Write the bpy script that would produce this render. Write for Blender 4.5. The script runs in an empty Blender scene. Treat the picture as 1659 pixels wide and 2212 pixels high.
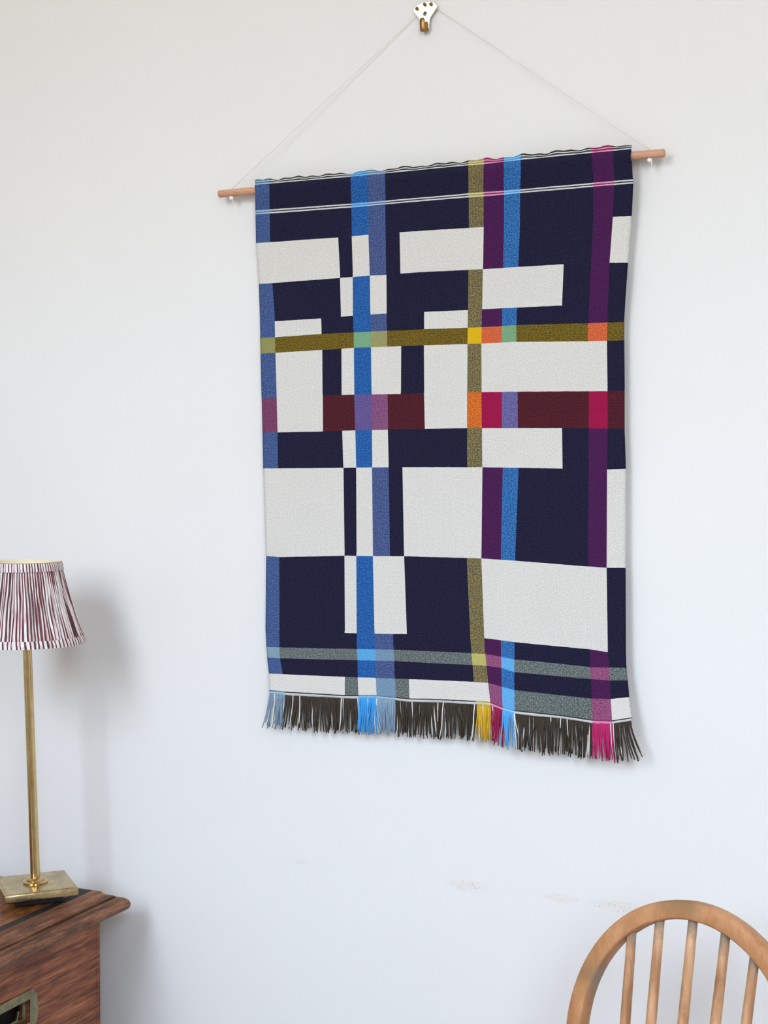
import bpy, bmesh, math, random
from mathutils import Vector, Matrix
scene = bpy.context.scene
C = scene.collection
PI = math.pi

# ------------------------------------------------------------------ camera
FPX = 3100.0
cam_d = bpy.data.cameras.new('camera')
cam_d.sensor_fit = 'VERTICAL'
cam_d.sensor_height = 24.0
cam_d.lens = FPX / 2212.0 * 24.0
cam_d.clip_start = 0.02
cam = bpy.data.objects.new('camera', cam_d)
C.objects.link(cam)
cam.location = (0.0, -1.75, 1.33)
cam.rotation_euler = (PI / 2 - math.atan(96 / FPX), 0.0, math.radians(24.6))
scene.camera = cam

# ------------------------------------------------------------------ daylight
FRONT_Y = -2.75
WINS = ((-1.76, -0.80, 1.40, 3.25), (0.50, 1.55, 0.75, 3.25))   # sash window behind the camera, then an unseen second one added as fill: x0, x1, z0, z1
world = bpy.data.worlds.new('daylight')
scene.world = world
world.use_nodes = True
wn = world.node_tree.nodes
wl = world.node_tree.links
wn.clear()
w_out = wn.new('ShaderNodeOutputWorld')
w_bg = wn.new('ShaderNodeBackground')
w_tc = wn.new('ShaderNodeTexCoord')
w_sep = wn.new('ShaderNodeSeparateXYZ')
w_ramp = wn.new('ShaderNodeValToRGB')
w_map = wn.new('ShaderNodeMapRange')
w_map.inputs['From Min'].default_value = -1
w_map.inputs['From Max'].default_value = 1
wl.new(w_tc.outputs['Generated'], w_sep.inputs[0])
wl.new(w_sep.outputs['Z'], w_map.inputs['Value'])
wl.new(w_map.outputs[0], w_ramp.inputs[0])
e = w_ramp.color_ramp.elements
e[0].position = 0.48
e[0].color = (0.36, 0.285, 0.19, 1)        # sunlit ground and brick outside
e[1].position = 0.52
e[1].color = (0.54, 0.485, 0.385, 1)        # overcast sky, paler at the horizon
e.new(0.75).color = (1.36, 1.60, 1.94, 1)  # and brighter overhead
wl.new(w_ramp.outputs[0], w_bg.inputs['Color'])
w_bg.inputs['Strength'].default_value = 8.8
wl.new(w_bg.outputs[0], w_out.inputs[0])
for W in WINS:
    pl = bpy.data.lights.new('window_portal', 'AREA')
    pl.shape = 'RECTANGLE'
    pl.size = W[1] - W[0]
    pl.size_y = W[3] - W[2]
    pl.cycles.is_portal = True
    po = bpy.data.objects.new('window_portal', pl)
    C.objects.link(po)
    po.location = ((W[0] + W[1]) / 2, FRONT_Y - 0.02, (W[2] + W[3]) / 2)
    po.rotation_euler = (PI / 2, 0, 0)
scene.cycles.max_bounces = 6
scene.cycles.diffuse_bounces = 4
scene.cycles.glossy_bounces = 3
scene.cycles.caustics_reflective = False
scene.cycles.caustics_refractive = False

scene.view_settings.view_transform = 'Standard'
scene.view_settings.look = 'None'
scene.view_settings.exposure = 0.0
scene.view_settings.gamma = 1.0
scene.view_settings.use_curve_mapping = False


# ------------------------------------------------------------------ helpers
def s2l(c):
    return tuple((v / 255 / 12.92) if v / 255 <= 0.04045 else ((v / 255 + 0.055) / 1.055) ** 2.4 for v in c[:3])


def rgba(c):
    return s2l(c) + (1.0,)


class Mat:
    """small node helper"""
    def __init__(self, name):
        self.m = bpy.data.materials.new(name)
        self.m.use_nodes = True
        self.nt = self.m.node_tree
        self.b = self.nt.nodes['Principled BSDF']

    def n(self, t, **kw):
        x = self.nt.nodes.new(t)
        for k, v in kw.items():
            setattr(x, k, v)
        return x

    def l(self, a, b):
        self.nt.links.new(a, b)

    def set(self, **kw):
        for k, v in kw.items():
            self.b.inputs[k.replace('_', ' ')].default_value = v

    def coord(self, out='Object', scale=(1, 1, 1), rot=(0, 0, 0)):
        tc = self.n('ShaderNodeTexCoord')
        mp = self.n('ShaderNodeMapping')
        mp.inputs['Scale'].default_value = scale
        mp.inputs['Rotation'].default_value = rot
        self.l(tc.outputs[out], mp.inputs[0])
        return mp.outputs[0]

    def noise(self, vec, scale, detail=4, rough=0.55, dist=0.0):
        x = self.n('ShaderNodeTexNoise')
        x.inputs['Scale'].default_value = scale
        x.inputs['Detail'].default_value = detail
        x.inputs['Roughness'].default_value = rough
        x.inputs['Distortion'].default_value = dist
        self.l(vec, x.inputs['Vector'])
        return x.outputs['Fac']

    def ramp(self, fac, stops, interp='LINEAR'):
        r = self.n('ShaderNodeValToRGB')
        r.color_ramp.interpolation = interp
        els = r.color_ramp.elements
        while len(els) < len(stops):
            els.new(0.5)
        for k, (p, c) in enumerate(stops):
            els[k].position = p
            els[k].color = c if len(c) == 4 else tuple(c) + (1,)
        self.l(fac, r.inputs[0])
        return r.outputs[0]

    def mix(self, fac, a, b, mode='MIX'):
        x = self.n('ShaderNodeMix', data_type='RGBA', blend_type=mode)
        for sock, v in ((x.inputs[0], fac), (x.inputs[6], a), (x.inputs[7], b)):
            if isinstance(v, (int, float)):
                sock.default_value = v
            elif isinstance(v, tuple):
                sock.default_value = v
            else:
                self.l(v, sock)
        return x.outputs[2]

    def math(self, op, a, b=None, c=None):
        x = self.n('ShaderNodeMath', operation=op)
        for k, v in enumerate((a, b, c)):
            if v is None:
                continue
            if isinstance(v, (int, float)):
                x.inputs[k].default_value = v
            else:
                self.l(v, x.inputs[k])
        return x.outputs[0]

    def bump(self, h, strength=0.3, dist=0.001):
        x = self.n('ShaderNodeBump')
        x.inputs['Strength'].default_value = strength
        x.inputs['Distance'].default_value = dist
        self.l(h, x.inputs['Height'])
        self.l(x.outputs[0], self.b.inputs['Normal'])

    def color(self, c):
        if isinstance(c, tuple):
            self.b.inputs['Base Color'].default_value = c
        else:
            self.l(c, self.b.inputs['Base Color'])


def mesh_obj(name, bm, mat, parent=None, smooth=None, loc=None):
    bmesh.ops.recalc_face_normals(bm, faces=bm.faces[:])
    me = bpy.data.meshes.new(name)
    bm.to_mesh(me)
    bm.free()
    for m in (mat if isinstance(mat, (list, tuple)) else [mat]):
        me.materials.append(m)
    o = bpy.data.objects.new(name, me)
    C.objects.link(o)
    if parent:
        o.parent = parent
    if loc:
        o.location = loc
    if smooth is not None:
        me.shade_smooth()
        if smooth < 180:
            me.set_sharp_from_angle(angle=math.radians(smooth))
    return o


def thing(name, label, cat, loc=(0, 0, 0), rot=(0, 0, 0), group=None):
    o = bpy.data.objects.new(name, None)
    o.empty_display_size = 0.05
    C.objects.link(o)
    o.location = loc
    o.rotation_euler = rot
    return tag(o, label, cat, group)


def tag(o, label, cat, group=None):
    o['label'] = label
    o['category'] = cat
    if group:
        o['group'] = group
    return o


def struct(o):
    o['kind'] = 'structure'
    return o


def box(bm, x0, x1, y0, y1, z0, z1, bev=0.0, seg=2):
    r = bmesh.ops.create_cube(bm, size=1.0)
    vs = r['verts']
    for v in vs:
        v.co = Vector(((x0 + x1) / 2 + v.co.x * (x1 - x0), (y0 + y1) / 2 + v.co.y * (y1 - y0), (z0 + z1) / 2 + v.co.z * (z1 - z0)))
    if bev:
        es = {ed for v in vs for ed in v.link_edges}
        bmesh.ops.bevel(bm, geom=list(es), offset=bev, segments=seg, profile=0.5, affect='EDGES')
    return bm


def lathe(bm, prof, seg=48, off=lambda z: (0.0, 0.0), rfun=None):
    """prof: list of (r, z); rings, closed at r==0"""
    rings = []
    for k, (r, z) in enumerate(prof):
        ox, oy = off(z)
        if r <= 1e-9:
            rings.append([bm.verts.new((ox, oy, z))])
        else:
            ring = []
            for i in range(seg):
                a = 2 * PI * i / seg
                rr = r if rfun is None else rfun(r, a, k)
                ring.append(bm.verts.new((ox + rr * math.cos(a), oy + rr * math.sin(a), z)))
            rings.append(ring)
    for a, b in zip(rings, rings[1:]):
        for i in range(seg):
            j = (i + 1) % seg
            va = [a[0], a[0]] if len(a) == 1 else [a[i], a[j]]
            vb = [b[0], b[0]] if len(b) == 1 else [b[i], b[j]]
            f = []
            for v in (va[0], va[1], vb[1], vb[0]):
                if v not in f:
                    f.append(v)
            if len(f) >= 3:
                try:
                    bm.faces.new(f)
                except ValueError:
                    pass
    return rings


def tube(bm, pts, rad, seg=8, cap=True, mat_index=0, sect=None, ref=None):
    """sweep a round (or given) section along pts; rad number or list; sect = list of (a, b) in units of m"""
    pts = [Vector(p) for p in pts]
    n = len(pts)
    rings = []
    prev = None
    for k, p in enumerate(pts):
        t = (pts[min(k + 1, n - 1)] - pts[max(k - 1, 0)]).normalized()
        if ref is not None:
            nrm = Vector(ref)
        elif prev is None:
            nrm = Vector((0, 0, 1)) if abs(t.z) < 0.9 else Vector((0, 1, 0))
        else:
            nrm = prev
        nrm = (nrm - t * nrm.dot(t)).normalized()
        prev = nrm
        bi = t.cross(nrm)
        r = rad[k] if isinstance(rad, (list, tuple)) else rad
        ring = []
        if sect is None:
            for i in range(seg):
                a = 2 * PI * i / seg
                ring.append(bm.verts.new(p + nrm * (r * math.cos(a)) + bi * (r * math.sin(a))))
        else:
            for a, b in sect:
                ring.append(bm.verts.new(p + nrm * (a * r) + bi * (b * r)))
        rings.append(ring)
    for a, b in zip(rings, rings[1:]):
        m = len(a)
        for i in range(m):
            f = bm.faces.new((a[i], a[(i + 1) % m], b[(i + 1) % m], b[i]))
            f.material_index = mat_index
    if cap:
        for rg in (rings[0][::-1], rings[-1]):
            f = bm.faces.new(rg)
            f.material_index = mat_index
    return rings


def plate(name, outlines, thick, mat, parent=None, matrix=None, bevel=0.0):
    """flat plate with holes from 2D outlines, extruded; local XY plane mapped through matrix"""
    cu = bpy.data.curves.new(name, 'CURVE')
    cu.dimensions = '2D'
    cu.fill_mode = 'BOTH'
    cu.extrude = max(thick / 2 - bevel, 0.0)
    cu.bevel_depth = bevel
    cu.bevel_resolution = 1
    for ol in outlines:
        s = cu.splines.new('POLY')
        s.points.add(len(ol) - 1)
        for p, q in zip(s.points, ol):
            p.co = (q[0], q[1], 0, 1)
        s.use_cyclic_u = True
    tmp = bpy.data.objects.new('tmp_outline', cu)
    C.objects.link(tmp)
    dg = bpy.context.evaluated_depsgraph_get()
    me = bpy.data.meshes.new_from_object(tmp.evaluated_get(dg))
    bpy.data.objects.remove(tmp)
    bpy.data.curves.remove(cu)
    if matrix is not None:
        me.transform(matrix)
    me.materials.clear()
    me.materials.append(mat)
    me.name = name
    o = bpy.data.objects.new(name, me)
    C.objects.link(o)
    if parent:
        o.parent = parent
    return o


# ------------------------------------------------------------------ materials
def m_plain(name, col, rough=0.5, metal=0.0, var=0.06, scale=30):
    m = Mat(name)
    f = m.noise(m.coord(), scale)
    c = s2l(col)
    m.color(m.ramp(f, [(0.3, tuple(v * (1 - var) for v in c)), (0.7, tuple(min(1, v * (1 + var)) for v in c))]))
    m.set(Roughness=rough, Metallic=metal)
    return m.m


def m_wood(name, dark, mid, light, stretch, scale=14, rough=0.45, bump=0.25, blotch=None, blot_amt=0.5):
    m = Mat(name)
    v = m.coord('Object', stretch)
    f = m.noise(v, scale, 7, 0.62, 0.6)
    g = m.noise(v, scale * 6, 4, 0.6)
    big = m.noise(m.coord('Object'), 9, 3, 0.5)
    k = m.math('ADD', m.math('MULTIPLY', f, 0.65), m.math('MULTIPLY', g, 0.35))
    col = m.ramp(k, [(0.36, s2l(dark)), (0.5, s2l(mid)), (0.64, s2l(light))])
    if blotch:
        msk = m.ramp(big, [(0.52, (0, 0, 0)), (0.66, (blot_amt,) * 3)])
        col = m.mix(msk, col, rgba(blotch))
    m.color(col)
    m.set(Roughness=rough)
    m.b.inputs['Specular IOR Level'].default_value = 0.3
    m.bump(k, bump, 0.0012)
    return m.m


def m_wall():
    m = Mat('painted_plaster')
    v = m.coord()
    big = m.noise(v, 1.6, 3, 0.5)
    fine = m.noise(v, 260, 3, 0.6)
    mid = m.noise(v, 26, 4, 0.55)
    base = m.ramp(big, [(0.35, (0.805, 0.792, 0.762)), (0.65, (0.822, 0.809, 0.780))])
    sep = m.n('ShaderNodeSeparateXYZ')
    m.l(v, sep.inputs[0])
    # scuffs left by furniture: faint tan smears with brown specks along one height
    tot = None
    for cx, cz, rx, rz, amt in ((-0.680, 0.779, 0.036, 0.009, 1.0), (-0.553, 0.779, 0.028, 0.007, 1.0),
                                (-0.478, 0.778, 0.040, 0.008, 0.9), (-0.935, 0.783, 0.026, 0.006, 0.55)):
        dx = m.math('DIVIDE', m.math('SUBTRACT', sep.outputs['X'], cx), rx)
        dz = m.math('DIVIDE', m.math('SUBTRACT', sep.outputs['Z'], cz), rz)
        d = m.math('ADD', m.math('MULTIPLY', dx, dx), m.math('MULTIPLY', dz, dz))
        k = m.math('MULTIPLY', m.math('MAXIMUM', m.math('SUBTRACT', 1.0, d), 0.0), amt)
        tot = k if tot is None else m.math('ADD', tot, k)
    smear = m.math('MULTIPLY', tot, m.ramp(m.noise(m.coord('Object', (1, 1, 3)), 60, 3), [(0.3, (0, 0, 0)), (0.65, (0.30,) * 3)]))
    specks = m.math('MULTIPLY', m.ramp(tot, [(0.15, (0, 0, 0)), (0.5, (1, 1, 1))]),
                    m.ramp(m.noise(v, 420, 2, 0.5), [(0.615, (0, 0, 0)), (0.68, (0.6,) * 3)]))
    c = m.mix(smear, base, (0.66, 0.53, 0.37, 1))
    c = m.mix(specks, c, (0.34, 0.23, 0.14, 1))
    m.color(c)
    m.set(Roughness=0.72)
    h = m.math('ADD', m.math('MULTIPLY', fine, 0.4), mid)
    m.bump(h, 0.10, 0.0012)
    return m.m


def m_flat(name, col, rough):
    m = Mat(name)
    m.color(tuple(col) + (1.0,))
    m.set(Roughness=rough)
    m.b.inputs['Specular IOR Level'].default_value = 0.0
    return m.m


M_wall = m_wall()
M_ceil = m_flat('ceiling_paint', (0.82, 0.765, 0.68), 0.9)
M_room = m_flat('room_wall_paint', (0.80, 0.785, 0.77), 0.9)
M_floor = m_flat('grey_wool_carpet', (0.60, 0.625, 0.67), 1.0)
M_white_gloss = m_plain('white_gloss_paint', (236, 235, 230), 0.35, var=0.02)
M_mahog_y = m_wood('mahogany_along', (66, 30, 17), (130, 74, 47), (178, 114, 76), (6, 0.3, 6), 24, 0.5, 0.35, (92, 40, 24), 0.6)
M_mahog_top = m_wood('mahogany_top_worn', (66, 32, 16), (132, 76, 38), (186, 116, 56), (5, 1.2, 5), 18, 0.4, 0.35, (66, 46, 38), 0.8)
M_mould = m_wood('moulding_walnut', (50, 28, 18), (118, 76, 52), (168, 118, 86), (6, 0.35, 6), 24, 0.5, 0.4, (84, 50, 34), 0.6)
M_inlay = m_wood('dark_inlay', (18, 14, 13), (34, 29, 28), (56, 48, 45), (5, 0.8, 5), 18, 0.6, 0.3)
M_black = m_plain('black_recess', (14, 13, 13), 0.6)
M_beech = m_wood('honey_beech', (172, 118, 76), (192, 138, 94), (206, 154, 108), (2.5, 2.5, 1.2), 10, 0.5, 0.12, (140, 112, 78), 0.75)
M_beech_in = m_wood('beech_grey_residue', (150, 104, 68), (178, 128, 88), (196, 146, 104), (2.5, 2.5, 1.2), 10, 0.55, 0.15, (128, 126, 114), 0.85)
M_rod = m_wood('rod_beech', (176, 122, 92), (200, 148, 118), (216, 168, 140), (0.6, 6, 6), 16, 0.55, 0.15)


def m_metal(name, c1, c2, rough, scale=40, bump=0.05):
    m = Mat(name)
    v = m.coord()
    f = m.noise(v, scale, 5, 0.6)
    m.color(m.ramp(f, [(0.3, s2l(c1)), (0.7, s2l(c2))]))
    m.set(Metallic=1.0)
    r = m.ramp(m.noise(v, scale * 2.3, 3), [(0.3, (rough * 0.8,) * 3), (0.7, (rough * 1.25,) * 3)])
    m.l(r, m.b.inputs['Roughness'])
    m.bump(f, bump, 0.0006)
    return m.m


M_brass = m_metal('polished_brass', (192, 160, 104), (216, 190, 138), 0.14, 40, 0.02)
M_brass_dull = m_metal('tarnished_brass', (164, 146, 106), (208, 186, 138), 0.26, 40, 0.04)
M_brass_hook = m_metal('brass_glare_white', (250, 234, 196), (255, 243, 214), 0.26)  # whitened past real brass so the window's reflection burns out
M_brass_dark = m_metal('hook_brown_brass', (150, 110, 60), (190, 150, 96), 0.35)
M_pull = m_metal('aged_pull_brass', (104, 98, 76), (150, 142, 112), 0.42, 70, 0.3)
M_cord = m_plain('nylon_cord', (236, 230, 222), 0.35)
M_knot = m_plain('cord_knot', (240, 238, 232), 0.6)
M_lining = m_plain('cream_lining', (240, 228, 196), 0.8)


def m_shade(name, freq, slant):
    m = Mat(name)
    uv = m.n('ShaderNodeUVMap', uv_map='UVMap')
    sep = m.n('ShaderNodeSeparateXYZ')
    m.l(uv.outputs[0], sep.inputs[0])
    u, v = sep.outputs['X'], sep.outputs['Y']
    com = m.n('ShaderNodeCombineXYZ')
    m.l(m.math('MULTIPLY', u, 34.0), com.inputs[0])
    m.l(m.math('MULTIPLY', v, 1.4 if slant == 0 else 0.3), com.inputs[1])
    wob = m.noise(com.outputs[0], 1.0, 2, 0.5)
    ph = m.math('ADD', m.math('MULTIPLY', u, freq), m.math('MULTIPLY', wob, 1.5 if slant == 0 else 0.9))
    ph = m.math('ADD', ph, m.math('MULTIPLY', v, slant))
    saw = m.math('FRACT', ph)
    idn = m.n('ShaderNodeTexWhiteNoise', noise_dimensions='1D')
    m.l(m.math('FLOOR', ph), idn.inputs['W'])
    width = m.math('ADD', m.math('MULTIPLY', idn.outputs['Value'], 0.26), 0.36 if slant == 0 else 0.24)
    d = m.math('SUBTRACT', width, saw)
    isred = m.ramp(d, [(0.0, (0, 0, 0)), (0.03, (1, 1, 1))])
    edge = m.ramp(m.math('ABSOLUTE', m.math('SUBTRACT', saw, 0.04)), [(0.08, (1, 1, 1)), (0.13, (0, 0, 0))])
    tint = m.noise(com.outputs[0], 3.0, 2)
    ground = m.ramp(tint, [(0.38, s2l((222, 190, 190))), (0.54, s2l((240, 234, 230)))])
    red = m.ramp(idn.outputs['Value'], [(0.2, s2l((96, 40, 50))), (0.6, s2l((124, 58, 70))), (0.9, s2l((86, 62, 60)))])
    c = m.mix(isred, ground, red)
    c = m.mix(m.math('MULTIPLY', edge, isred), c, rgba((72, 50, 52)))
    m.color(c)
    m.set(Roughness=0.85)
    return m.m


M_shade = m_shade('shade_pleated_stripe', 96.0, 0.0)
M_band = m_shade('shade_trim_stripe', 84.0, 0.12)


def m_cloth():
    m = Mat('woven_doublecloth')
    a = m.n('ShaderNodeVertexColor', layer_name='thread_a')
    b = m.n('ShaderNodeVertexColor', layer_name='thread_b')
    uv = m.n('ShaderNodeUVMap', uv_map='UVMap')
    sep = m.n('ShaderNodeSeparateXYZ')
    m.l(uv.outputs[0], sep.inputs[0])
    u, v = sep.outputs['X'], sep.outputs['Y']       # metres of cloth
    k = 2 * PI / 0.00225
    s1 = m.math('SINE', m.math('MULTIPLY', m.math('ADD', u, v), k))
    s2 = m.math('SINE', m.math('MULTIPLY', m.math('SUBTRACT', u, v), k))
    irr = m.noise(uv.outputs[0], 520, 3, 0.6)
    pat = m.math('ADD', m.math('MULTIPLY', m.math('MULTIPLY', s1, s2), 0.36), m.math('MULTIPLY', s1, 0.10))
    pat = m.math('ADD', pat, m.math('MULTIPLY', m.math('SUBTRACT', irr, 0.5), 1.3))
    pat = m.math('ADD', pat, 0.5)
    fac = m.ramp(pat, [(0.33, (0, 0, 0)), (0.80, (1, 1, 1))])
    col = m.mix(fac, a.outputs[0], b.outputs[0])
    m.color(col)
    m.set(Roughness=0.95)
    m.b.inputs['Specular IOR Level'].default_value = 0.15
    m.b.inputs['Sheen Weight'].default_value = 0.02
    m.b.inputs['Sheen Roughness'].default_value = 0.6
    h = m.math('ADD', m.math('MULTIPLY', m.math('MULTIPLY', s1, s2), 0.5), irr)
    m.bump(h, 0.35, 0.0008)
    return m.m


M_cloth = m_cloth()

# ------------------------------------------------------------------ room shell
X0, X1, H = -1.86, 2.3, 3.5
bm = bmesh.new(); box(bm, X0 - 0.1, X1 + 0.1, FRONT_Y - 0.12, 0.12, -0.1, 0.0)
struct(mesh_obj('floor', bm, M_floor))
bm = bmesh.new(); box(bm, X0 - 0.1, X1 + 0.1, FRONT_Y - 0.12, 0.12, H, H + 0.1)
struct(mesh_obj('ceiling', bm, M_ceil))
bm = bmesh.new(); box(bm, X0 - 0.1, X1 + 0.1, 0.0, 0.12, 0.0, H)
struct(mesh_obj('wall_back', bm, M_wall))
bm = bmesh.new(); box(bm, X0 - 0.1, X0, FRONT_Y, 0.0, 0.0, H)
struct(mesh_obj('wall_left', bm, M_room))
bm = bmesh.new(); box(bm, X1, X1 + 0.1, FRONT_Y, 0.0, 0.0, H)
struct(mesh_obj('wall_right', bm, M_room))
bm = bmesh.new()
Wa, Wb = WINS
z0_, z1_ = Wa[2], Wa[3]
for a in ((X0, Wa[0], 0, H), (Wa[1], Wb[0], 0, H), (Wb[1], X1, 0, H), (Wa[0], Wa[1], 0, z0_), (Wa[0], Wa[1], z1_, H),
          (Wb[0], Wb[1], 0, z0_), (Wb[0], Wb[1], z1_, H)):
    box(bm, a[0], a[1], FRONT_Y - 0.12, FRONT_Y, a[2], a[3])
struct(mesh_obj('wall_front', bm, M_room))
for wi, W in enumerate(WINS):
    bm = bmesh.new()
    zm = (W[2] + W[3]) / 2
    for a in ((W[0], W[0] + 0.05, W[2], W[3]), (W[1] - 0.05, W[1], W[2], W[3]), (W[0] + 0.05, W[1] - 0.05, W[2], W[2] + 0.05),
              (W[0] + 0.05, W[1] - 0.05, W[3] - 0.05, W[3]), (W[0] + 0.05, W[1] - 0.05, zm - 0.02, zm + 0.02)):
        box(bm, a[0], a[1], FRONT_Y - 0.10, FRONT_Y - 0.05, a[2], a[3])
    struct(mesh_obj('window_%d' % (wi + 1), bm, M_white_gloss))  # the second frame belongs to the added fill window
bm = bmesh.new(); box(bm, X0, X1, -0.018, 0.0, 0.0, 0.15, 0.004)
struct(mesh_obj('baseboard_back', bm, M_white_gloss))

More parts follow.
